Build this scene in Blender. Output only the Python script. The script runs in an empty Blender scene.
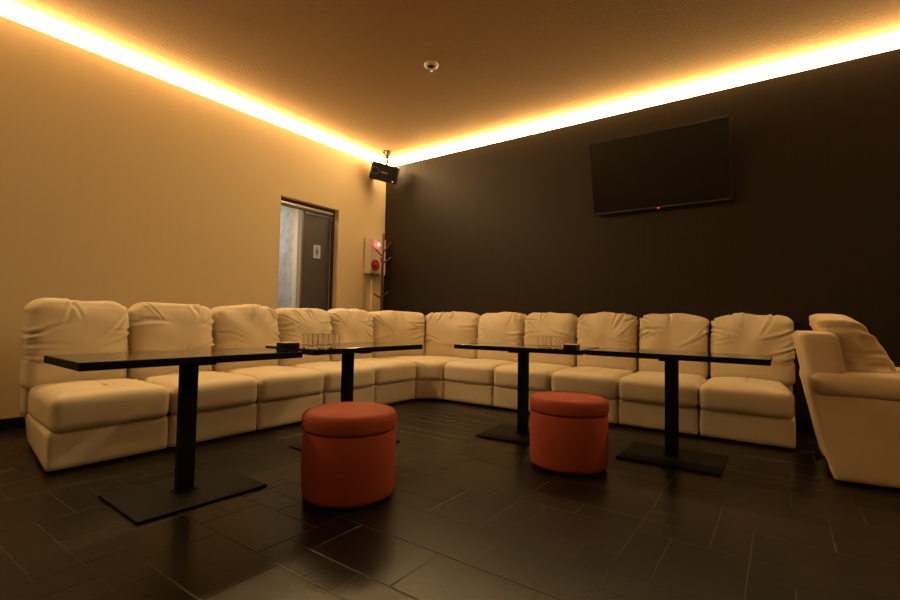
import bpy, bmesh, math, random
import numpy as np
from mathutils import Matrix, Vector

S = bpy.context.scene
COL = S.collection
PI = math.pi
H = .92
CAM = (-5.66*H, -5.37*H, H)
CEIL = 3.352
LEDGE = 3.227

# ------------------------------------------------------------------ view
S.view_settings.view_transform = 'Standard'
S.view_settings.look = 'None'
S.view_settings.gamma = 1
S.view_settings.use_curve_mapping = False
S.view_settings.exposure = 0.0


# ------------------------------------------------------------------ materials
def mat(name, col, rough=.5, metal=0., spec=.5, emit=None, estr=0., trans=0., ior=1.45, coat=0., bump=None, var=None, sheen=0.):
    m = bpy.data.materials.new(name)
    m.use_nodes = True
    nt = m.node_tree
    b = nt.nodes['Principled BSDF']
    b.inputs['Base Color'].default_value = (*col, 1)
    b.inputs['Roughness'].default_value = rough
    b.inputs['Metallic'].default_value = metal
    b.inputs['Specular IOR Level'].default_value = spec
    b.inputs['IOR'].default_value = ior
    b.inputs['Transmission Weight'].default_value = trans
    b.inputs['Coat Weight'].default_value = coat
    b.inputs['Sheen Weight'].default_value = sheen
    if emit:
        b.inputs['Emission Color'].default_value = (*emit, 1)
        b.inputs['Emission Strength'].default_value = estr
    if bump or var:
        tc = nt.nodes.new('ShaderNodeTexCoord')
    if bump:      # list of (scale vector, noise scale, detail, strength, distance)
        prev = None
        for sc, ns, det, st, dist in bump:
            mp = nt.nodes.new('ShaderNodeMapping')
            mp.inputs['Scale'].default_value = sc
            nz = nt.nodes.new('ShaderNodeTexNoise')
            nz.inputs['Scale'].default_value = ns
            nz.inputs['Detail'].default_value = det
            bp = nt.nodes.new('ShaderNodeBump')
            bp.inputs['Strength'].default_value = st
            bp.inputs['Distance'].default_value = dist
            nt.links.new(tc.outputs['Object'], mp.inputs['Vector'])
            nt.links.new(mp.outputs['Vector'], nz.inputs['Vector'])
            nt.links.new(nz.outputs['Fac'], bp.inputs['Height'])
            if prev:
                nt.links.new(prev.outputs['Normal'], bp.inputs['Normal'])
            prev = bp
        nt.links.new(prev.outputs['Normal'], b.inputs['Normal'])
    if var:       # (scale vector, noise scale, detail, colour a, colour b)
        sc, ns, det, ca, cb = var
        mp = nt.nodes.new('ShaderNodeMapping')
        mp.inputs['Scale'].default_value = sc
        nz = nt.nodes.new('ShaderNodeTexNoise')
        nz.inputs['Scale'].default_value = ns
        nz.inputs['Detail'].default_value = det
        rp = nt.nodes.new('ShaderNodeValToRGB')
        rp.color_ramp.elements[0].position = .3
        rp.color_ramp.elements[1].position = .7
        rp.color_ramp.elements[0].color = (*ca, 1)
        rp.color_ramp.elements[1].color = (*cb, 1)
        nt.links.new(tc.outputs['Object'], mp.inputs['Vector'])
        nt.links.new(mp.outputs['Vector'], nz.inputs['Vector'])
        nt.links.new(nz.outputs['Fac'], rp.inputs['Fac'])
        nt.links.new(rp.outputs['Color'], b.inputs['Base Color'])
    return m


M = {}
M['cream_wall'] = mat('cream wallpaper', (.72, .59, .38), .75, spec=.2,
                      var=((1, 1, .03), 26, 2, (.713, .583, .375), (.727, .597, .385)),
                      bump=[((1, 1, .06), 120, 2, .05, .002)])
M['dark_wall'] = mat('dark brown wallpaper', (.030, .020, .013), .5, spec=.25,
                     var=((1, 1, .02), 30, 2, (.024, .0165, .0115), (.029, .020, .014)),
                     bump=[((1, 1, .04), 110, 2, .18, .002)])
M['rear_wall'] = mat('brown rear wallpaper', (.25, .17, .10), .8, spec=.2, bump=[((1, 1, 1), 60, 2, .1, .002)])
M['ceiling'] = mat('rough cast ceiling plaster', (.44, .28, .135), .9, spec=.1,
                   var=((1, 1, 1), 70, 3, (.41, .26, .125), (.47, .30, .145)),
                   bump=[((1, 1, 1), 60, 4, .8, .012), ((1, 1, 1), 22, 2, .3, .008)])
M['grout'] = mat('floor grout', (.04, .029, .019), .7, spec=.3)
M['black_trim'] = mat('black trim', (.006, .005, .005), .5, spec=.2)
M['led'] = mat('warm light strip', (.9, .8, .6), .6, emit=(1, .68, .30), estr=44.)
M['led_dim'] = mat('dimmed warm light strip', (.9, .8, .6), .6, emit=(1, .68, .30), estr=5.)
M['leather'] = mat('cream leather', (.73, .62, .465), .46, spec=.35,
                   var=((1, 1, 1), 5, 3, (.70, .595, .44), (.76, .65, .49)),
                   bump=[((1, 1, 1), 260, 3, .12, .0012), ((1, 1, 1), 30, 3, .12, .003)])
M['tan_leather'] = mat('tan cream leather', (.66, .50, .31), .46, spec=.35,
                       var=((1, 1, 1), 5, 3, (.63, .475, .29), (.69, .525, .33)),
                       bump=[((1, 1, 1), 260, 3, .12, .0012), ((1, 1, 1), 30, 3, .12, .003)])
M['red_leather'] = mat('brick red leatherette', (.34, .066, .036), .58, spec=.12,
                       var=((1, 1, 1), 7, 3, (.32, .060, .033), (.36, .072, .040)),
                       bump=[((1, 1, 1), 240, 3, .15, .0012)])
M['table_black'] = mat('polished black table top', (.006, .005, .005), .09, spec=.7)
M['edge_black'] = mat('matt black edge band', (.005, .004, .004), .5, spec=.12)
M['steel_black'] = mat('black powder coated steel', (.006, .006, .005), .6, spec=.12, bump=[((1, 1, 1), 300, 2, .08, .0006)])
M['plastic_black'] = mat('black plastic', (.007, .007, .007), .4, spec=.3)
M['grille'] = mat('black speaker grille', (.008, .007, .006), .6, spec=.25, bump=[((1, 1, 1), 500, 1, .5, .001)])
M['screen'] = mat('dark television glass', (.003, .003, .003), .2, spec=.85)
M['bezel_grey'] = mat('grey bezel strip', (.10, .095, .09), .35)
M['ring_grey'] = mat('grey driver ring', (.06, .055, .05), .35)
M['red_led'] = mat('red standby light', (.3, .01, .01), .4, emit=(1, .03, .03), estr=2.5)
M['badge'] = mat('pale gold badge', (.45, .36, .18), .4)
M['white_plastic'] = mat('white plastic', (.72, .66, .56), .4)
M['dark_slot'] = mat('dark recess', (.02, .014, .01), .7)
M['alarm_case'] = mat('ivory enamelled steel', (.66, .60, .50), .4)
M['alarm_lamp'] = mat('lit red alarm lamp', (.6, .02, .02), .3, emit=(1, .05, .04), estr=5.)
M['alarm_core'] = mat('lit lamp core', (.9, .5, .5), .3, emit=(1, .55, .5), estr=6.)
M['alarm_red'] = mat('red alarm button', (.45, .03, .02), .4)
M['wood_dark'] = mat('dark red brown wood', (.09, .03, .018), .4, bump=[((1, 1, .1), 90, 3, .15, .001)])
M['door'] = mat('grey brown door laminate', (.085, .068, .076), .45, bump=[((1, 1, .05), 60, 2, .08, .001)])  # cool light on the leaf is tinted into its base colour
M['door_frame'] = mat('brown door frame', (.11, .05, .028), .45)
M['rail'] = mat('aluminium rail', (.75, .72, .68), .35, metal=.3)
M['hall_wall'] = mat('pale stucco', (.70, .72, .75), .85, spec=.2,
                     var=((1, 1, .6), 18, 8, (.56, .56, .57), (.80, .80, .80)),
                     bump=[((1, 1, 1), 20, 5, .8, .014)])
M['paper'] = mat('white paper', (.62, .70, .95), .8)  # blue in the base colour stands in for cool light on the sheet
M['ink'] = mat('blue grey ink', (.16, .20, .33), .8)
M['bracket'] = mat('dark metal bracket', (.007, .005, .004), .5, spec=.15)
M['coaster'] = mat('pale coaster card', (.62, .55, .45), .7)
M['glass'] = mat('clear glass', (1, 1, 1), .02, trans=1., ior=1.45)


def tile_material():
    m = bpy.data.materials.new('dark slate floor tile')
    m.use_nodes = True
    nt = m.node_tree
    b = nt.nodes['Principled BSDF']
    at = nt.nodes.new('ShaderNodeAttribute')
    at.attribute_name = 'tone'
    tc = nt.nodes.new('ShaderNodeTexCoord')
    nz = nt.nodes.new('ShaderNodeTexNoise')
    nz.inputs['Scale'].default_value = 7
    nz.inputs['Detail'].default_value = 6
    mx = nt.nodes.new('ShaderNodeMath'); mx.operation = 'MULTIPLY_ADD'
    mx.inputs[1].default_value = .55
    rp = nt.nodes.new('ShaderNodeValToRGB')
    rp.color_ramp.elements[0].position = .25
    rp.color_ramp.elements[1].position = 1.
    rp.color_ramp.elements[0].color = (.0065, .0047, .0032, 1)
    rp.color_ramp.elements[1].color = (.015, .0105, .007, 1)
    nt.links.new(tc.outputs['Object'], nz.inputs['Vector'])
    nt.links.new(nz.outputs['Fac'], mx.inputs[0])
    nt.links.new(at.outputs['Fac'], mx.inputs[2])
    nt.links.new(mx.outputs[0], rp.inputs['Fac'])
    nt.links.new(rp.outputs['Color'], b.inputs['Base Color'])
    b.inputs['Roughness'].default_value = .29
    b.inputs['Specular IOR Level'].default_value = .25
    n2 = nt.nodes.new('ShaderNodeTexNoise')
    n2.inputs['Scale'].default_value = 38
    n2.inputs['Detail'].default_value = 4
    bp = nt.nodes.new('ShaderNodeBump')
    bp.inputs['Strength'].default_value = .22
    bp.inputs['Distance'].default_value = .004
    nt.links.new(tc.outputs['Object'], n2.inputs['Vector'])
    nt.links.new(n2.outputs['Fac'], bp.inputs['Height'])
    nt.links.new(bp.outputs['Normal'], b.inputs['Normal'])
    return m


M['tile'] = tile_material()


# ------------------------------------------------------------------ object helpers
def tag(o, label=None, cat=None, group=None, kind=None):
    if label: o['label'] = label
    if cat: o['category'] = cat
    if group: o['group'] = group
    if kind: o['kind'] = kind
    return o


def thing(name, label, cat, loc, rz=0., group=None):
    o = bpy.data.objects.new(name, None)
    o.empty_display_size = .05
    COL.objects.link(o)
    o.location = loc
    o.rotation_euler = (0, 0, rz)
    return tag(o, label, cat, group)


def link(name, me, m, parent=None, smooth=False, loc=None):
    o = bpy.data.objects.new(name, me)
    COL.objects.link(o)
    if m is not None and not me.materials:
        me.materials.append(M[m])
    if smooth:
        me.polygons.foreach_set('use_smooth', [True]*len(me.polygons))
    if parent: o.parent = parent
    if loc: o.location = loc
    return o


def from_bm(name, bm, m, parent=None, smooth=False, loc=None):
    bmesh.ops.recalc_face_normals(bm, faces=bm.faces)
    me = bpy.data.meshes.new(name)
    bm.to_mesh(me)
    bm.free()
    return link(name, me, m, parent, smooth, loc)


def box(bm, x0, x1, y0, y1, z0, z1, bev=0., seg=2, mtx=None):
    r = bmesh.ops.create_cube(bm, size=1)
    vs = r['verts']
    for v in vs:
        v.co = Vector(((x0+x1)/2+v.co.x*(x1-x0), (y0+y1)/2+v.co.y*(y1-y0), (z0+z1)/2+v.co.z*(z1-z0)))
    if bev:
        es = list({e for v in vs for e in v.link_edges})
        r2 = bmesh.ops.bevel(bm, geom=es, offset=bev, segments=seg, affect='EDGES', profile=.5)
        vs = list({v for f in r2['faces'] for v in f.verts} | {v for v in vs if v.is_valid})
    if mtx is not None:
        bmesh.ops.transform(bm, matrix=mtx, verts=vs)
    return vs


def box_obj(name, m, dims, parent=None, bev=0., seg=2, mtx=None, smooth=False):
    bm = bmesh.new()
    box(bm, *dims, bev=bev, seg=seg, mtx=mtx)
    return from_bm(name, bm, m, parent, smooth)


def tube(bm, pts, radii, n=10, cap=True):
    pts = [Vector(p) for p in pts]
    if not hasattr(radii, '__len__'): radii = [radii]*len(pts)
    rings = []
    ref = None
    for i, p in enumerate(pts):
        t = (pts[min(i+1, len(pts)-1)]-pts[max(i-1, 0)]).normalized()
        if ref is None:
            ref = t.orthogonal().normalized()
        a = (ref - t*ref.dot(t)).normalized()
        ref = a
        b = t.cross(a)
        rings.append([bm.verts.new(p+radii[i]*(math.cos(2*PI*k/n)*a+math.sin(2*PI*k/n)*b)) for k in range(n)])
    for r0, r1 in zip(rings, rings[1:]):
        for k in range(n):
            bm.faces.new((r0[k], r0[(k+1) % n], r1[(k+1) % n], r1[k]))
    if cap:
        bm.faces.new(rings[0][::-1])
        bm.faces.new(rings[-1])


def lathe(bm, prof, n=32, sx=1., sy=1., close_ends=True):
    rings = []
    for r, z in prof:
        rings.append([bm.verts.new((r*sx*math.cos(2*PI*k/n), r*sy*math.sin(2*PI*k/n), z)) for k in range(n)])
    for r0, r1 in zip(rings, rings[1:]):
        for k in range(n):
            bm.faces.new((r0[k], r0[(k+1) % n], r1[(k+1) % n], r1[k]))
    if close_ends:
        bm.faces.new(rings[0][::-1])
        bm.faces.new(rings[-1])


# ------------------------------------------------------------------ upholstery
def smoothstep(a, b, x):
    t = np.clip((x-a)/(b-a), 0, 1)
    return t*t*(3-2*t)


def cushion_grid(x0, x1, y0, y1, z0, z1, r, step):
    """A closed box surface of small quads with rounded edges: vertices, normals, quads."""
    def axis(a, b):
        n = max(4, int(round((b-a)/step)))
        return np.linspace(a, b, n+1)
    ax = [axis(x0, x1), axis(y0, y1), axis(z0, z1)]
    key, vs, qs = {}, [], []
    def vid(i, j, k):
        t = (i, j, k)
        if t not in key:
            key[t] = len(vs)
            vs.append((ax[0][i], ax[1][j], ax[2][k]))
        return key[t]
    n = [len(a)-1 for a in ax]
    for d in range(3):
        e, f = (d+1) % 3, (d+2) % 3
        for side in (0, n[d]):
            for p in range(n[e]):
                for q in range(n[f]):
                    ids = []
                    for dp, dq in ((0, 0), (1, 0), (1, 1), (0, 1)):
                        t = [0, 0, 0]
                        t[d] = side; t[e] = p+dp; t[f] = q+dq
                        ids.append(vid(*t))
                    qs.append(ids if side else ids[::-1])
    P = np.array(vs)
    lo = np.array([x0, y0, z0])+r
    hi = np.array([x1, y1, z1])-r
    Q = np.clip(P, np.minimum(lo, (lo+hi)/2), np.maximum(hi, (lo+hi)/2))
    N = P-Q
    L = np.linalg.norm(N, axis=1, keepdims=True)
    N = N/np.maximum(L, 1e-9)
    return Q+N*r, N, qs


def creases(U, V, segs):
    """Folds in a padded face: each runs from its start to its end and fades out along the way."""
    out = np.zeros_like(U)
    for (ax, ay), (bx, by), amp, sig in segs:
        dx, dy = bx-ax, by-ay
        L = math.hypot(dx, dy)
        px, py = U-ax, V-ay
        t = (px*dx+py*dy)/(L*L)
        d = (px*dy-py*dx)/L
        d = d + .12*L*np.sin(t*2.6)*.5
        fade = smoothstep(-.12, .1, t)*(1-smoothstep(.25, 1.0, t))
        out += amp*fade*(-np.exp(-(d/sig)**2)+.75*np.exp(-((d-1.9*sig)/(1.2*sig))**2)+.35*np.exp(-((d+1.9*sig)/(1.2*sig))**2))
    return out


def ripple(U, V, rng, amp, freq):
    out = np.zeros_like(U)
    for k in range(6):
        a = rng.uniform(0, 2*PI)
        f = freq*rng.uniform(.6, 1.5)
        out += np.sin((U*math.cos(a)+V*math.sin(a))*f+rng.uniform(0, 6.28))
    return out*amp/6


def mesh_from(name, P, qs, m, parent, warp=None):
    if warp is not None:
        P = warp(P)
    me = bpy.data.meshes.new(name)
    me.from_pydata([tuple(p) for p in P], [], qs)
    me.update()
    return link(name, me, m, parent, smooth=True)


def head_cushion(name, parent, seed, x0, x1, y0, y1, z0, z1, warp=None, lean=.10, amp=1., m='leather', step=.0095, plump=.05):
    """Puffy top cushion of a backrest: front face at y0."""
    rng = random.Random(seed)
    P, N, qs = cushion_grid(x0, x1, y0, y1, z0, z1, .062, step)
    w, h = x1-x0, z1-z0
    u = (P[:, 0]-(x0+x1)/2)/(w/2)
    v = (P[:, 2]-(z0+z1)/2)/(h/2)
    front = smoothstep(-.2, -.9, N[:, 1]) if False else np.clip(-N[:, 1], 0, 1)
    P = P.copy()
    # belly of the pillow, a little above the middle seam, and a crowned top
    P[:, 1] -= plump*front*(1-np.abs(u)**3)*np.clip(1-(np.abs(v+.15))**2.2, 0, 1)
    P[:, 2] += np.clip(N[:, 2], 0, 1)*.018*(1-np.abs(u)**3)
    # the outer corners of the top are pulled in
    P[:, 2] -= np.clip(N[:, 2], 0, 1)*.022*smoothstep(.62, 1., np.abs(u))
    segs = []
    def add(p, q, a, s):
        segs.append((p, q, a*amp, s))
    X = lambda t: x0+(t+1)/2*w
    Z = lambda t: z0+(t+1)/2*h
    for side in (-1, 1):
        for k in range(rng.randint(3, 5)):
            zz = rng.uniform(-.75, .95)
            ln = rng.uniform(.4, 1.05)
            slope = (-.8*zz-.1+rng.uniform(-.75, .55))
            add((X(side*1.02), Z(zz)), (X(side*(1.02-ln)), Z(zz+slope*ln*1.3)), rng.uniform(.009, .020), rng.uniform(.008, .015))
    for k in range(rng.randint(2, 4)):
        xx = rng.uniform(-.8, .8)
        add((X(xx), Z(1.06)), (X(xx+rng.uniform(-.45, .45)), Z(rng.uniform(.0, .5))), rng.uniform(.009, .018), rng.uniform(.008, .016))
    for k in range(2):
        xx = rng.uniform(-.6, .6)
        add((X(xx), Z(-1.02)), (X(xx+rng.uniform(-.5, .5)), Z(rng.uniform(-.6, -.2))), rng.uniform(.004, .008), rng.uniform(.010, .015))
    D = creases(P[:, 0], P[:, 2], segs)+ripple(P[:, 0], P[:, 2], rng, .018*amp, 20)
    P += N*(D*np.clip(front+np.clip(N[:, 2], 0, 1)+.35*np.abs(N[:, 0]), 0, 1))[:, None]
    # the sides swell softly and carry folds of their own
    sd = np.abs(N[:, 0])
    P[:, 0] += np.sign(N[:, 0])*sd*(ripple(P[:, 1]*1.4, P[:, 2], rng, .006*amp, 40)-.004)
    P[:, 1] += (P[:, 2]-z0)*lean
    return mesh_from(name, P, qs, m, parent, warp)


def lumbar_cushion(name, parent, seed, x0, x1, y0, y1, z0, z1, warp=None, step=.018, m='leather'):
    rng = random.Random(seed)
    P, N, qs = cushion_grid(x0, x1, y0, y1, z0, z1, .045, step)
    w, h = x1-x0, z1-z0
    u = (P[:, 0]-(x0+x1)/2)/(w/2)
    v = (P[:, 2]-(z0+z1)/2)/(h/2)
    front = np.clip(-N[:, 1], 0, 1)
    P[:, 1] -= front*.022*(1-np.abs(u)**4)*(1-np.abs(v)**2.5)
    segs = []
    for side in (-1, 1):
        for k in range(2):
            zz = rng.uniform(-.9, -.2)
            segs.append(((x0+(side*1.02+1)/2*w, z0+(zz+1)/2*h),
                         (x0+(side*rng.uniform(.45, .75)+1)/2*w, z0+(zz+rng.uniform(.3, .8)+1)/2*h),
                         rng.uniform(.004, .008), .012))
    D = creases(P[:, 0], P[:, 2], segs)+ripple(P[:, 0], P[:, 2], rng, .004, 18)
    P += N*(D*front)[:, None]
    return mesh_from(name, P, qs, m, parent, warp)


def seat_cushion(name, parent, seed, x0, x1, y0, y1, z0, z1, warp=None, step=.015, m='leather'):
    rng = random.Random(seed)
    P, N, qs = cushion_grid(x0, x1, y0, y1, z0, z1, .055, step)
    w, d = x1-x0, y1-y0
    u = (P[:, 0]-(x0+x1)/2)/(w/2)
    v = (P[:, 1]-(y0+y1)/2)/(d/2)
    top = np.clip(N[:, 2], 0, 1)
    front = np.clip(-N[:, 1], 0, 1)
    P[:, 2] += top*.026*(1-np.abs(u)**3.5)*(1-np.abs(v)**4)
    P[:, 1] -= front*.014*(1-np.abs(u)**4)
    segs = []
    for side in (-1, 1):
        for k in range(2):
            yy = rng.uniform(-.2, .6)
            segs.append(((x0+(side*1.02+1)/2*w, y0+(yy+1)/2*d),
                         (x0+(side*rng.uniform(.3, .7)+1)/2*w, y0+(yy+rng.uniform(-.5, .1)+1)/2*d),
                         rng.uniform(.004, .008), .014))
    D = creases(P[:, 0], P[:, 1], segs)+ripple(P[:, 0], P[:, 1], rng, .005, 14)
    P += N*(D*top)[:, None]
    P += N*(ripple(P[:, 0], P[:, 2], rng, .003, 24)*front)[:, None]
    return mesh_from(name, P, qs, m, parent, warp)


def plain_block(name, parent, x0, x1, y0, y1, z0, z1, r=.02, step=.04, warp=None, m='leather', pre=None):
    P, N, qs = cushion_grid(x0, x1, y0, y1, z0, z1, r, step)
    if pre is not None:
        P = pre(P)
    return mesh_from(name, P, qs, m, parent, warp)


# ------------------------------------------------------------------ camera
f_px = 467.96
yaw, pitch, roll = map(math.radians, (35.368, 2.381, 1.016))
F = Vector((math.cos(yaw)*math.cos(pitch), math.sin(yaw)*math.cos(pitch), math.sin(pitch)))
R0 = Vector((math.sin(yaw), -math.cos(yaw), 0))
U0 = R0.cross(F)
R1 = math.cos(roll)*R0+math.sin(roll)*U0
U1 = -math.sin(roll)*R0+math.cos(roll)*U0
cd = bpy.data.cameras.new('camera')
cam = bpy.data.objects.new('camera', cd)
COL.objects.link(cam)
cd.sensor_width = 36
cd.lens = f_px*36/900
cd.clip_start = .02
cam.matrix_world = Matrix(((R1.x, U1.x, -F.x, CAM[0]), (R1.y, U1.y, -F.y, CAM[1]), (R1.z, U1.z, -F.z, CAM[2]), (0, 0, 0, 1)))
S.camera = cam

# ------------------------------------------------------------------ room shell
XR, YN = -7.3, -7.6          # rear wall, near wall (both behind the camera)
DX0, DX1, DZ = -1.822, -.914, 2.388


def build_floor():
    rng = random.Random(5)
    g = .142
    nx, ny = int(math.ceil(-XR/g)), int(math.ceil(-YN/g))
    used = [[False]*ny for _ in range(nx)]
    verts, faces, mats, tones = [], [], [], []
    gap, bv, dp = .0022, .002, .0011
    sizes = [(2, 2)]*6+[(2, 3)]*5+[(3, 2)]*2+[(1, 2)]*4+[(2, 1)]*3+[(1, 1)]*1+[(2, 4)]*2+[(1, 3)]*2
    def fits(i, j, a, b):
        return i+a <= nx and j+b <= ny and all(not used[i+p][j+q] for p in range(a) for q in range(b))
    for j in range(ny):
        for i in range(nx):
            if used[i][j]: continue
            rng.shuffle(sizes)
            for a, b in sizes+[(1, 1)]:
                if fits(i, j, a, b): break
            for p in range(a):
                for q in range(b): used[i+p][j+q] = True
            x1, y1 = -i*g-.02*0, -j*g
            x0, y0 = x1-a*g, y1-b*g
            x0 += gap; x1 -= gap; y0 += gap; y1 -= gap
            n = len(verts)
            verts += [(x0, y0, -dp), (x1, y0, -dp), (x1, y1, -dp), (x0, y1, -dp),
                      (x0+bv, y0+bv, 0), (x1-bv, y0+bv, 0), (x1-bv, y1-bv, 0), (x0+bv, y1-bv, 0)]
            t = rng.uniform(0, .45)
            fs = [(n+4, n+5, n+6, n+7)]+[(n+k, n+(k+1) % 4, n+4+(k+1) % 4, n+4+k) for k in range(4)]
            faces += fs
            mats += [0]*5
            tones += [t]*8
    n = len(verts)
    verts += [(XR-.2, YN-.2, -dp), (.0, YN-.2, -dp), (.0, .0, -dp), (XR-.2, .0, -dp)]
    faces.append((n, n+1, n+2, n+3)); mats.append(1); tones += [0]*4
    me = bpy.data.meshes.new('floor')
    me.from_pydata(verts, [], faces)
    me.materials.append(M['tile']); me.materials.append(M['grout'])
    me.polygons.foreach_set('material_index', mats)
    a = me.attributes.new('tone', 'FLOAT', 'POINT')
    a.data.foreach_set('value', tones)
    me.update()
    o = bpy.data.objects.new('floor', me)
    COL.objects.link(o)
    tag(o, kind='structure')


build_floor()

# left wall (cream) with the door opening; a ledge at its top carries the light strip
bm = bmesh.new()
T = .14
box(bm, XR, DX0, 0, T, 0, LEDGE)
box(bm, DX1, T, 0, T, 0, LEDGE)
box(bm, DX0, DX1, 0, T, DZ, LEDGE)
box(bm, XR, T, .05, T, LEDGE, CEIL)
tag(from_bm('wall_left', bm, 'cream_wall'), kind='structure')
# right wall (dark)
bm = bmesh.new()
box(bm, 0, T, YN, 0, 0, LEDGE)
box(bm, .05, T, YN, .05, LEDGE, CEIL)
tag(from_bm('wall_right', bm, 'dark_wall'), kind='structure')
bm = bmesh.new(); box(bm, XR-T, XR, YN, .05, 0, LEDGE); box(bm, XR-T, XR-.05, YN-T, T, LEDGE, CEIL)
tag(from_bm('wall_rear', bm, 'rear_wall'), kind='structure')
bm = bmesh.new(); box(bm, XR-T, T, YN-T, YN, 0, LEDGE); box(bm, XR-.05, T, YN-T, YN-.05, LEDGE, CEIL)
tag(from_bm('wall_near', bm, 'rear_wall'), kind='structure')
bm = bmesh.new(); box(bm, XR-T, T, YN-T, T, CEIL, CEIL+.1)
tag(from_bm('ceiling', bm, 'ceiling'), kind='structure')
bm = bmesh.new()
box(bm, XR, DX0, -.012, 0, 0, .088, bev=.003)
box(bm, DX1, 0, -.012, 0, 0, .088, bev=.003)
tag(from_bm('baseboard_left', bm, 'black_trim'), kind='structure')
bm = bmesh.new(); box(bm, -.012, 0, YN, -.012, 0, .088, bev=.003)
tag(from_bm('baseboard_right', bm, 'black_trim'), kind='structure')

# light strips: wedge shaped diffusers between the wall top and the ceiling, facing slightly down into the room
ZT = CEIL-.004
PROFILE = ((.03, LEDGE+.001), (.0, LEDGE+.002), (-.038, ZT), (.03, ZT))     # (distance behind the wall face, height)


def light_strip(a, b, place, m, label=None):
    bm = bmesh.new()
    rings = [[bm.verts.new(place(t, d, z)) for d, z in PROFILE] for t in (a, b)]
    for k in range(4):
        bm.faces.new((rings[0][k], rings[0][(k+1) % 4], rings[1][(k+1) % 4], rings[1][k]))
    bm.faces.new(rings[0])
    bm.faces.new(rings[1][::-1])
    if label is None:
        return tag(from_bm('rear_fill_strip', bm, m), kind='structure')  # unseen glowing strips behind the camera, added as weak fill light
    return tag(from_bm('cove_light', bm, m), label, 'light', 'cove lights under the ceiling')


light_strip(XR, .03, lambda t, d, z: (t, d, z), 'led', 'glowing warm light strip along the top of the cream wall')
light_strip(YN, .03, lambda t, d, z: (d, t, z), 'led', 'glowing warm light strip along the top of the dark wall with the television')
light_strip(YN, 0, lambda t, d, z: (XR-d, t, z), 'led_dim')
light_strip(XR, 0, lambda t, d, z: (t, YN-d, z), 'led_dim')

# passage behind the door opening
HY = 1.15
bm = bmesh.new(); box(bm, -3.2, .6, HY, HY+.1, 0, 2.75)
tag(from_bm('wall_hall', bm, 'hall_wall'), kind='structure')
bm = bmesh.new()
box(bm, -3.3, -3.2, T, HY, 0, 2.75)
tag(from_bm('wall_hall_left', bm, 'hall_wall'), kind='structure')
bm = bmesh.new()
box(bm, .5, .6, T, HY, 0, 2.75)
tag(from_bm('wall_hall_right', bm, 'hall_wall'), kind='structure')
bm = bmesh.new(); box(bm, -3.3, .6, T, HY+.1, 2.75, 2.85)
tag(from_bm('ceiling_hall', bm, 'hall_wall'), kind='structure')
bm = bmesh.new(); box(bm, -3.3, .6, 0, HY+.1, -.06, -.002)
tag(from_bm('floor_hall', bm, 'grout'), kind='structure')
bm = bmesh.new(); box(bm, -.80, -.55, 1.05, HY, 0, 2.75)
tag(from_bm('wall_hall_return', bm, 'cream_wall'), kind='structure')

# door: frame with a top track, a post in the middle and the dark leaf ajar
bm = bmesh.new()
box(bm, DX0, DX1, .085, .135, DZ-.035, DZ, bev=.003)
box(bm, DX0, DX1, .085, .135, DZ-.085, DZ-.06, bev=.003)
box(bm, DX1-.022, DX1, .085, .135, 0, DZ-.035, bev=.003)
door = tag(from_bm('door_1', bm, 'door_frame'), kind='structure')
rail = box_obj('track', 'rail', (DX0, DX1-.022, .078, .13, DZ-.06, DZ-.037), door, bev=.003)
rail['label'] = 'pale metal track'
post = box_obj('post', 'door_frame', (-1.415, -1.385, .09, .13, 0, DZ-.085), door, bev=.003)
A = math.radians(7)
leaf_m = Matrix.Translation((DX1-.024, .137, 0)) @ Matrix.Rotation(-A, 4, 'Z')
leaf = box_obj('leaf', 'door', (-.405, 0, 0, .036, .01, DZ-.10), door, bev=.004, mtx=leaf_m)
leaf['label'] = 'dark door leaf'
hl = bpy.data.lights.new('hall_light', 'AREA'); hl.shape = 'RECTANGLE'; hl.size = 1.2; hl.size_y = .4
hl.energy = 22; hl.color = (1, .94, .86)
ho = bpy.data.objects.new('hall_light', hl); COL.objects.link(ho); ho.location = (-1.9, .65, 2.70)

# notice on the door leaf
pn = thing('paper_notice', 'small white paper notice on the dark door leaf', 'notice', (0, 0, 0))
pn.matrix_world = leaf_m @ Matrix.Translation((-.20, -.0015, 1.80))
box_obj('sheet', 'paper', (-.052, .052, -.001, .001, -.088, .088), pn)
bm = bmesh.new()
lathe(bm, [(.014, -.0006), (.014, .0006)], n=16)
bmesh.ops.transform(bm, matrix=Matrix.Translation((0, -.0016, .048)) @ Matrix.Rotation(PI/2, 4, 'X'), verts=bm.verts)
box(bm, -.020, .020, -.0022, -.0012, -.028, .030)
box(bm, -.012, -.003, -.0022, -.0012, -.068, -.028)
box(bm, .003, .012, -.0022, -.0012, -.068, -.028)
from_bm('pictogram', bm, 'ink', pn)

# ------------------------------------------------------------------ sectional sofa
W = .645
DEPTH = .905
SOFA = 'leather sofa sections along both walls'


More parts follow.
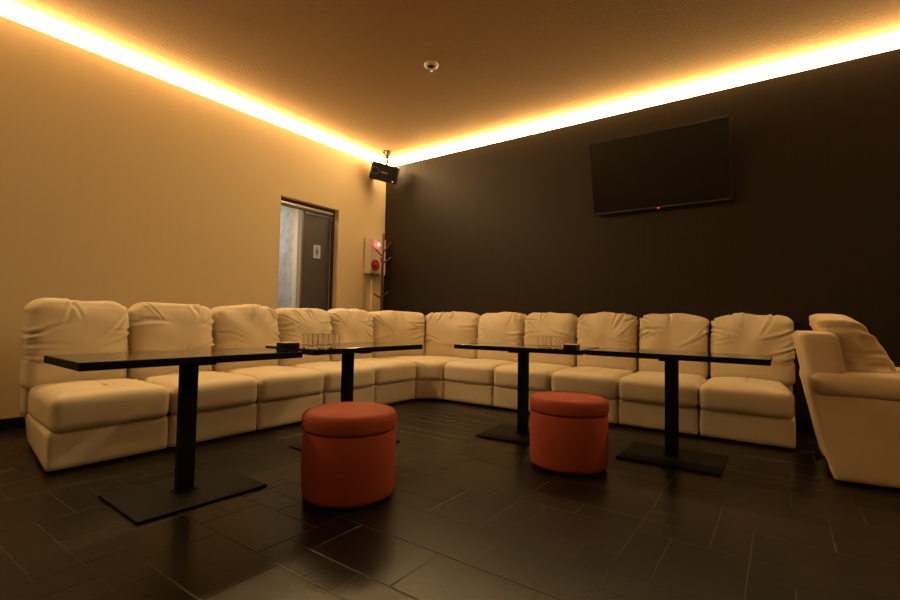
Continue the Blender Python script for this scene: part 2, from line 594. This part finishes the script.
def sofa_module(label, loc, rz, seed, w, end=0):
    """end = -1 / +1: this side of the section is the free end of the row."""
    t = thing('sofa_section', label, 'sofa', loc, rz, SOFA)
    hw = w/2-.004
    def taper(P):
        P = P.copy()
        if end:
            s = P[:, 0]*end > 0
            P[s, 0] -= end*.115*np.clip((P[s, 1]-.05)/.8, 0, 1)*(1-.25*P[s, 2]/.235) if end < 0 else 0
        return P
    plain_block('base', t, -hw, hw, .022, DEPTH, .012, .235, .018, .03, pre=taper)
    def seat_taper(P):
        P = P.copy()
        if end:
            s = P[:, 0]*end > 0
            P[s, 0] -= end*.06*np.clip(P[s, 1]/.7, 0, 1)
        return P
    xa, xb = (-hw+.045 if end < 0 else -hw+.006), (hw+.012 if end > 0 else hw-.006)
    seat_cushion('seat_cushion', t, seed*7+1, -hw, hw, 0, .72, .222, .432, warp=seat_taper if end else None)
    plain_block('back_frame', t, xa+.017, xb-.017, .80, DEPTH, .20, .90, .03, .05)
    lumbar_cushion('backrest', t, seed*7+2, xa, xb, .69, .88, .40, .62)
    head_cushion('headrest_cushion', t, seed*7+3, xa, xb, .66, .88, .565, .998)
    return t


left_labels = [
    'cream leather sofa section at the free end of the row along the cream wall',
    'cream leather sofa section second from the free end beside the cream wall',
    'cream leather sofa section in the middle of the row along the cream wall',
    'cream leather sofa section before the doorway, fourth from the free end along the cream wall',
    'cream leather sofa section joining the corner piece on the cream wall side',
]
right_labels = [
    'cream leather sofa section joining the corner piece on the dark wall side',
    'cream leather sofa section second from the corner piece along the dark wall',
    'cream leather sofa section in the middle of the row along the dark wall',
    'cream leather sofa section below the television, second from the end next to the armchair',
    'cream leather sofa section at the end of the dark wall row beside the armchair',
]
YF, XF = -1.573, -.93
LX0, LX1 = -4.338, -1.066
wl = (LX1-LX0)/5
for i in range(5):
    sofa_module(left_labels[i], (LX0+wl*(i+.5), YF, 0), 0, 11+i, wl, -1 if i == 0 else 0)
RY0, RY1 = -1.815, -5.02
wr = (RY0-RY1)/5
for i in range(5):
    sofa_module(right_labels[i], (XF, RY0-wr*(i+.5), 0), -PI/2, 31+i, wr, 1 if i == 4 else 0)

# corner piece: everything is bent around the point C0
C0 = np.array([LX1, RY0])
A0, B0 = np.array([LX1+.004, YF]), np.array([XF, RY0-.002])
RX, RYY = (XF+.66)-LX1, (YF+.66)-RY0


def on_arc(u, off):
    th = u*PI/2
    return np.stack([C0[0]+(RX+off)*np.sin(th), C0[1]+(RYY+off)*np.cos(th)], -1)


def warp_arc(P):
    q = on_arc(P[:, 0], P[:, 1])
    return np.stack([q[:, 0], q[:, 1], P[:, 2]], -1)


def warp_seat(P):       # x is 0..1 from the left side to the right side, y metres from the front edge
    u = P[:, 0]
    t = P[:, 1]/.70
    a = A0[None]+(B0-A0)[None]*u[:, None]
    b = on_arc(u, .07)
    q = a+(b-a)*t[:, None]
    return np.stack([q[:, 0], q[:, 1], P[:, 2]], -1)


def scaled(fn, k):
    """Build at width k (metres) and hand the warp a 0..1 coordinate."""
    def g(P):
        P = P.copy()
        P[:, 0] = P[:, 0]/k
        return fn(P)
    return g


ct = thing('corner_sofa_section', 'wedge shaped cream leather corner section joining the two sofa rows', 'sofa', (0, 0, 0), 0, SOFA)
ct.location = (C0[0]+.5, C0[1]+.5, 0)
inv = np.array([ct.location.x, ct.location.y, 0])


def local(fn):
    return lambda P: fn(P)-inv[None]


K = .8
plain_block('base', ct, .006*K, .994*K, .022, .90, .012, .235, .018, .03, warp=local(scaled(warp_seat, K)))
seat_cushion('seat_cushion', ct, 501, .004*K, .996*K, 0, .72, .222, .432, warp=local(scaled(warp_seat, K)))
KA = 1.40
plain_block('back_frame', ct, .02*KA, .98*KA, .16, .265, .20, .90, .03, .05, warp=local(scaled(warp_arc, KA)))
for s, (a, b) in enumerate(((.003, .53), (.53, .997))):
    lumbar_cushion('backrest', ct, 510+s, a*KA, b*KA, .035, .22, .40, .62, warp=local(scaled(warp_arc, KA)))
    head_cushion('headrest_cushion', ct, 520+s, a*KA, b*KA, 0, .235, .565, .998, warp=local(scaled(warp_arc, KA)))

# ------------------------------------------------------------------ armchair
AF = Vector((math.cos(math.radians(-88)), math.sin(math.radians(-88)), 0))
ang = math.atan2(AF.y, AF.x)          # local +x = the way it faces, local +y = its left, towards -camera
arm = thing('recliner_armchair', 'bulky tan cream leather armchair standing at the end of the sofa row', 'armchair', (-1.634, -5.184, 0), ang)
# local frame: y = 0 is the side facing the camera, +y away from it
DW = .80


def lean_back(x_low, x_high, z_low, z_high):
    def g(P):
        P = P.copy()
        t = (P[:, 2]-z_low)/(z_high-z_low)
        P[:, 0] += x_low+(x_high-x_low)*t
        return P
    return g


# side panels: a slanted rear edge from the foot to the top of the back
def side_panel(name, y0, y1):
    def pre(P):
        P = P.copy()
        k = np.clip((.25-P[:, 0])/.25, 0, 1)
        P[:, 0] -= k*.115*(P[:, 2]/.56)
        P[:, 1] += (.10*P[:, 0]*np.clip(1-P[:, 2]/.5, 0, 1)) if y0 < .3 else 0
        return P
    return plain_block(name, arm, 0, .92, y0, y1, .012, .56, .02, .03, pre=pre, m='tan_leather')


side_panel('side_panel', .02, .17)
side_panel('side_panel', DW-.17, DW-.02)


def arm_pad(name, y0, y1, seed):
    rng = random.Random(seed)
    P, N, qs = cushion_grid(-.115, .93, y0, y1, .50, .645, .062, .015)
    P[:, 2] += np.clip(N[:, 2], 0, 1)*.012*np.cos((P[:, 1]-(y0+y1)/2)/(y1-y0)*PI)
    P += N*ripple(P[:, 0], P[:, 1], rng, .004, 16)[:, None]
    o = mesh_from(name, P, qs, 'tan_leather', arm)
    return o


arm_pad('armrest', -.012, .20, 3)
arm_pad('armrest', DW-.20, DW+.012, 4)
plain_block('front_panel', arm, .80, .90, .17, DW-.17, .012, .26, .02, .04, m='tan_leather')


def seat_turn(P):
    """Local cushion frame (front at y = 0) turned so its front points along +x."""
    return np.stack([.93-P[:, 1], P[:, 0]+DW/2, P[:, 2]], -1)


seat_cushion('seat_cushion', arm, 71, -.23, .23, 0, .80, .26, .46, warp=seat_turn, m='tan_leather')
def lean_back_tucked(P):
    P = lean_back(0, -.165, 0, .885)(P)
    P[:, 1] += .10*np.clip(P[:, 0], 0, 1)*np.clip(1-P[:, 2]/.5, 0, 1)
    return P


plain_block('back_frame', arm, 0, .19, .02, DW-.02, .05, .885, .04, .03, pre=lean_back_tucked, m='tan_leather')


def head_turn(P):
    x = -(P[:, 1]-.30)
    y = P[:, 0]+DW/2
    return np.stack([x, y, P[:, 2]], -1)


lumbar_cushion('backrest', arm, 72, -.23, .23, .0, .26, .44, .74, warp=head_turn, m='tan_leather')
head_cushion('headrest_cushion', arm, 73, -.30, .27, .04, .24, .58, .975, warp=lambda P: head_turn(P)+np.array([[.02, 0, 0]]), lean=.40, plump=.08, amp=1.5, m='tan_leather')

# ------------------------------------------------------------------ tables
TZ = .72


def table(label, loc, rz, L=1.01, D=.55, pole_dx=0., base_dx=0.):
    t = thing('pedestal_table', label, 'table', (*loc, 0), rz, 'black pedestal tables')
    top = box_obj('table_top', 'table_black', (-L/2, L/2, -D/2, D/2, TZ-.036, TZ), t, bev=.004)
    top.data.materials.append(M['edge_black'])
    for p in top.data.polygons:
        p.material_index = 0 if p.normal.z > .9 else 1
    box_obj('pole', 'steel_black', (-.041+pole_dx, .041+pole_dx, -.023, .023, .012, TZ-.05), t, bev=.004)
    box_obj('base_plate', 'steel_black', (-.31+base_dx, .31+base_dx, -.25, .25, 0, .013), t, bev=.003)
    bm = bmesh.new()
    box(bm, -.30+pole_dx, .30+pole_dx, -.045, .045, TZ-.05, TZ-.036, bev=.002)
    box(bm, -.045+pole_dx, .045+pole_dx, -.20, .20, TZ-.05, TZ-.036, bev=.002)
    from_bm('top_bracket', bm, 'steel_black', t)
    bm = bmesh.new()
    box(bm, -.052+pole_dx, .052+pole_dx, -.034, .034, .013, .021, bev=.002)
    from_bm('collar', bm, 'steel_black', t)
    return t


T1 = table('black pedestal table in front of the free end of the cream wall sofa row', (-3.995, -2.40), math.radians(-2), L=1.05, D=.52, pole_dx=.012, base_dx=.022)
T2 = table('black pedestal table behind the round ottoman nearer the cream wall', (-2.82, -2.35), math.radians(-2), L=1.02, D=.54, pole_dx=-.012, base_dx=-.01)
T3 = table('black pedestal table behind the ottoman nearer the dark wall', (-1.76, -3.25), -PI/2+math.radians(4), L=1.04, D=.52, pole_dx=-.017, base_dx=-.005)
T4 = table('black pedestal table under the television, nearest the armchair', (-1.665, -4.34), -PI/2, L=1.09, D=.5, pole_dx=-.025, base_dx=-.02)

# ------------------------------------------------------------------ ottomans


def ottoman(label, loc, rz, sx, sy, seed):
    t = thing('ottoman', label, 'ottoman', (*loc, 0), rz, 'red storage ottomans')
    r = .25
    bm = bmesh.new()
    lathe(bm, [(r*.93, .014), (r*.97, .020), (r*.985, .04), (r, .20), (r*.985, .338), (r*.965, .346)], 64, sx, sy)
    from_bm('body', bm, 'red_leather', t, True)
    bm = bmesh.new()
    prof = [(r*.955, .349), (r*1.0, .352), (r*1.012, .362), (r*1.012, .40), (r*.995, .420), (r*.95, .434), (r*.85, .442), (r*.6, .449), (r*.3, .452), (r*.02, .453)]
    lathe(bm, prof, 64, sx, sy)
    from_bm('lid', bm, 'red_leather', t, True)
    for k in range(4):
        bm = bmesh.new()
        lathe(bm, [(.018, 0), (.020, .004), (.020, .016)], 16)
        a = PI/4+k*PI/2
        from_bm('foot', bm, 'plastic_black', t, True, loc=(.19*sx*math.cos(a), .19*sy*math.sin(a), 0))
    return t


ottoman('round brick red ottoman with a padded lid, nearer the cream wall', (-3.475, -3.08), math.radians(35), .965, .965, 1)
ottoman('oval brick red ottoman with a padded lid, nearer the dark wall', (-2.285, -3.815), math.radians(10), .90, .98, 2)

# ------------------------------------------------------------------ television
tv = thing('television', 'black flat television tilted down on the dark wall', 'television', (-.17, -3.905, 2.475))
tv.rotation_euler = (0, 0, 0)
tm = Matrix.Translation((-.165, -3.905, 2.475)) @ Matrix.Rotation(math.radians(-13), 4, 'Y') @ Matrix.Rotation(math.radians(0), 4, 'X')
tv.matrix_world = tm
tw, th = .66, .385
box_obj('housing', 'plastic_black', (.0, .05, -tw, tw, -th, th), tv, bev=.006)
bm = bmesh.new()
for y0, y1, z0, z1 in ((-tw, tw, th-.012, th), (-tw, -tw+.011, -th, th), (tw-.011, tw, -th, th), (-tw, tw, -th, -th+.026)):
    box(bm, -.006, .006, y0, y1, z0, z1, bev=.002)
from_bm('bezel', bm, 'plastic_black', tv)
box_obj('screen', 'screen', (-.003, .004, -tw+.011, tw-.011, -th+.026, th-.012), tv)
tr = box_obj('trim_strip', 'bezel_grey', (-.009, -.004, -tw+.004, tw-.004, -th+.012, -th+.020), tv)
tr['label'] = 'thin grey strip along the bottom'
pl = box_obj('standby_light', 'red_led', (-.012, -.005, -.02, .0, -th+.002, -th+.011), tv)
pl['label'] = 'glowing red standby light'
bm = bmesh.new()
box(bm, .05, .085, -.22, .22, -.18, .18, bev=.004)
box(bm, .06, .141, -.16, -.12, -.10, .10, bev=.003)
box(bm, .06, .141, .12, .16, -.10, .10, bev=.003)
from_bm('wall_bracket', bm, 'bracket', tv)

# ------------------------------------------------------------------ speaker in the corner
sp = thing('wall_speaker', 'black box speaker hanging from the ceiling in the corner', 'speaker', (-.26, -.26, CEIL))
bm = bmesh.new()
lathe(bm, [(.055, -.012), (.055, 0)], 20)
for k in range(3):
    a = 2*PI*k/3
    tube(bm, [(.06*math.cos(a), .06*math.sin(a), -.008), (.02*math.cos(a), .02*math.sin(a), -.06)], .010, 8)
tube(bm, [(0, 0, -.01), (0, 0, -.09), (.006, 0, -.13), (-.01, .012, -.25)], .017, 10)
lathe(bm, [(.022, -.075), (.026, -.09), (.022, -.105)], 14)
lathe(bm, [(.020, -.155), (.024, -.165), (.020, -.178)], 14)
from_bm('bracket', bm, 'bracket', sp)
sm = Matrix.Translation((-.02, .028, -.315)) @ Matrix.Rotation(math.radians(35.4-180-1), 4, 'Z') @ Matrix.Rotation(math.radians(15), 4, 'Y') @ Matrix.Rotation(math.radians(-14), 4, 'X')
# local: +x = front, y = width, z = up
sw, sh, sd = .19, .124, .12
box_obj('cabinet', 'plastic_black', (-sd, sd-.015, -sw, sw, -sh, sh), sp, bev=.012, mtx=sm)
box_obj('grille', 'grille', (sd-.02, sd+.004, -sw+.008, sw-.008, -sh+.008, sh-.008), sp, bev=.006, mtx=sm)
bm = bmesh.new()
lathe(bm, [(.056, 0), (.056, .006), (.048, .008), (.044, .0)], 28, close_ends=False)
bmesh.ops.transform(bm, matrix=sm @ Matrix.Translation((sd+.003, -.118, .005)) @ Matrix.Rotation(PI/2, 4, 'Y'), verts=bm.verts)
# kept on the side that shows at the cabinet's end
dr = from_bm('driver_ring', bm, 'ring_grey', sp, True); dr['label'] = 'grey ring around the driver'
bm = bmesh.new()
for k in range(6):
    box(bm, sd+.003, sd+.006, -.030+k*.0165, -.030+k*.0165+.012, -.006, .009, mtx=None)
bmesh.ops.transform(bm, matrix=sm, verts=bm.verts)
b_ = from_bm('badge', bm, 'badge', sp); b_['label'] = 'pale gold maker badge'
bm = bmesh.new()
box(bm, sd+.003, sd+.006, sw-.044, sw-.022, -sh+.020, -sh+.042, mtx=sm)
s_ = from_bm('sticker', bm, 'white_plastic', sp); s_['label'] = 'small white sticker'

# ------------------------------------------------------------------ smoke detector
sdv = thing('smoke_detector', 'round pale smoke detector on the ceiling', 'smoke detector', (-1.775, -2.238, CEIL))
bm = bmesh.new()
lathe(bm, [(.060, 0), (.067, -.006), (.067, -.022), (.060, -.032), (.046, -.036)][::-1], 32)
from_bm('housing', bm, 'white_plastic', sdv, True)
bm = bmesh.new()
lathe(bm, [(.030, -.052), (.043, -.047), (.046, -.034)], 28)
from_bm('sensor_cage', bm, 'dark_slot', sdv, True)
for k in range(3):
    bm = bmesh.new()
    a = 2*PI*k/3+.6
    c, s = math.cos(a), math.sin(a)
    tube(bm, [(.050*c, .050*s, -.032), (.044*c, .044*s, -.050), (.004*c, .004*s, -.056)], .010, 8)
    from_bm('rib', bm, 'white_plastic', sdv, True)

# ------------------------------------------------------------------ fire alarm unit
fa = thing('fire_alarm_box', 'ivory fire alarm box with a lit red lamp on the cream wall', 'fire alarm', (-.25, 0, 1.825))
box_obj('casing', 'alarm_case', (-.165, .165, -.11, -.001, -.265, .265), fa, bev=.008)
box_obj('cover', 'alarm_case', (-.15, .15, -.118, -.109, -.245, .245), fa, bev=.003)
rx = Matrix.Rotation(PI/2, 4, 'X')
bm = bmesh.new()
lathe(bm, [(.050, 0), (.050, .012), (.044, .03), (.030, .044), (.012, .05)], 28)
bmesh.ops.transform(bm, matrix=Matrix.Translation((-.045, -.116, .165)) @ rx, verts=bm.verts)
o = from_bm('alarm_lamp', bm, 'alarm_lamp', fa, True); o['label'] = 'glowing red dome lamp'
bm = bmesh.new()
lathe(bm, [(.020, .044), (.020, .053), (.012, .057)], 20)
bmesh.ops.transform(bm, matrix=Matrix.Translation((-.045, -.116, .165)) @ rx, verts=bm.verts)
o = from_bm('lamp_core', bm, 'alarm_core', fa, True)
bm = bmesh.new()
lathe(bm, [(.082, 0), (.082, .010), (.072, .018), (.066, .012), (.030, .012), (.026, .02), (.01, .022)], 32)
bmesh.ops.transform(bm, matrix=Matrix.Translation((-.06, -.116, -.135)) @ rx, verts=bm.verts)
o = from_bm('call_button', bm, 'alarm_red', fa, True); o['label'] = 'round red button'
bm = bmesh.new()
tube(bm, [(-.03, -.016, -.265), (-.03, -.016, -1.74)], .016, 12)
from_bm('conduit', bm, 'cream_wall', fa, True)

# ------------------------------------------------------------------ coat stand
cs = thing('coat_stand', 'dark wooden branch coat stand behind the sofa corner', 'coat stand', (-.345, -.30, 0))
bm = bmesh.new()
tube(bm, [(0, 0, .02), (.004, 0, .8), (0, .004, 1.5), (.008, 0, 2.13)], [.024, .022, .020, .014], 12)
from_bm('trunk', bm, 'wood_dark', cs, True)
bm = bmesh.new()
lathe(bm, [(.17, 0), (.17, .018), (.15, .026), (.03, .03), (.026, .06)], 28)
from_bm('base', bm, 'wood_dark', cs, True)
R0n = np.array([R0.x, R0.y])
for sgn, z, ln, rise, dep in ((-1, 1.80, .135, .14, -.05), (1, 1.86, .12, .14, -.06), (1, 1.70, .105, .10, .04), (-1, 1.70, .05, .09, .10),
                              (-1, 1.20, .12, .065, -.03), (1, 1.22, .085, .085, .05)):
    bm = bmesh.new()
    d = R0n*sgn*ln+np.array([F.x, F.y])*dep
    tube(bm, [(0, 0, z), (d[0]*.5, d[1]*.5, z+rise*.45), (d[0], d[1], z+rise)], [.012, .011, .009], 8)
    from_bm('hook', bm, 'wood_dark', cs, True)

# ------------------------------------------------------------------ things on the tables


def tumbler(label, loc, rz, group):
    bm = bmesh.new()
    lathe(bm, [(.004, .0), (.029, .0), (.031, .003), (.036, .088), (.0355, .0885), (.0335, .088), (.0295, .014), (.004, .011)], 24)
    o = from_bm('drinking_glass', bm, 'glass', None, True, loc=loc)
    o.data.set_sharp_from_angle(angle=math.radians(28))
    o.rotation_euler = (0, 0, rz)
    return tag(o, label, 'glass', group)


g2 = 'tumblers on the table behind the round ottoman'
spots = ((-3.27, -2.50, 'left tumbler of the front row on the table behind the round ottoman'),
         (-3.192, -2.505, 'middle tumbler of the front row on the table behind the round ottoman'),
         (-3.114, -2.52, 'right tumbler of the front row on the table behind the round ottoman'),
         (-3.24, -2.41, 'left tumbler of the back row on the table behind the round ottoman'),
         (-3.16, -2.415, 'middle tumbler of the back row on the table behind the round ottoman'),
         (-3.08, -2.43, 'right tumbler of the back row on the table behind the round ottoman'))
for k, (x, y, lab) in enumerate(spots):
    tumbler('clear '+lab, (x, y, TZ), k, g2)
g3 = 'tumblers on the table behind the oval ottoman'
spots = ((-1.945, -3.475, 'left tumbler of the front pair on the table behind the oval ottoman'),
         (-1.905, -3.56, 'right tumbler of the front pair, next to the black box, behind the oval ottoman'),
         (-1.85, -3.475, 'left tumbler of the back pair on the table behind the oval ottoman'),
         (-1.80, -3.56, 'right tumbler of the back pair on the table behind the oval ottoman'))
for k, (x, y, lab) in enumerate(spots):
    tumbler('clear '+lab, (x, y, TZ), k, g3)


def coaster_box(label, loc, rz, w, h):
    t = thing('coaster_box', label, 'box', loc, rz, 'small black boxes on the tables')
    bm = bmesh.new()
    box(bm, -w, w, -w, w, 0, .005)
    for d in ((-w, w, -w, -w+.005), (-w, w, w-.005, w), (-w, -w+.005, -w, w), (w-.005, w, -w, w)):
        box(bm, *d, 0, h)
    from_bm('box_body', bm, 'plastic_black', t)
    o = box_obj('coaster', 'coaster', (-w+.006, w-.006, -w+.006, w-.006, .006, h+.003), t, bev=.003)
    o['label'] = 'pale coasters'
    return t


coaster_box('small black box with a pale top on the table nearest the free sofa end', (-3.515, -2.585, TZ), math.radians(-2), .046, .047)
coaster_box('small black box with a pale top on the table behind the oval ottoman', (-1.945, -3.705, TZ), math.radians(4), .046, .035)


# ------------------------------------------------------------------ world: the room is closed, only a trace of ambient
w = bpy.data.worlds.new('world')
S.world = w
w.use_nodes = True
w.node_tree.nodes['Background'].inputs['Color'].default_value = (1, .7, .4, 1)
w.node_tree.nodes['Background'].inputs['Strength'].default_value = 0.0
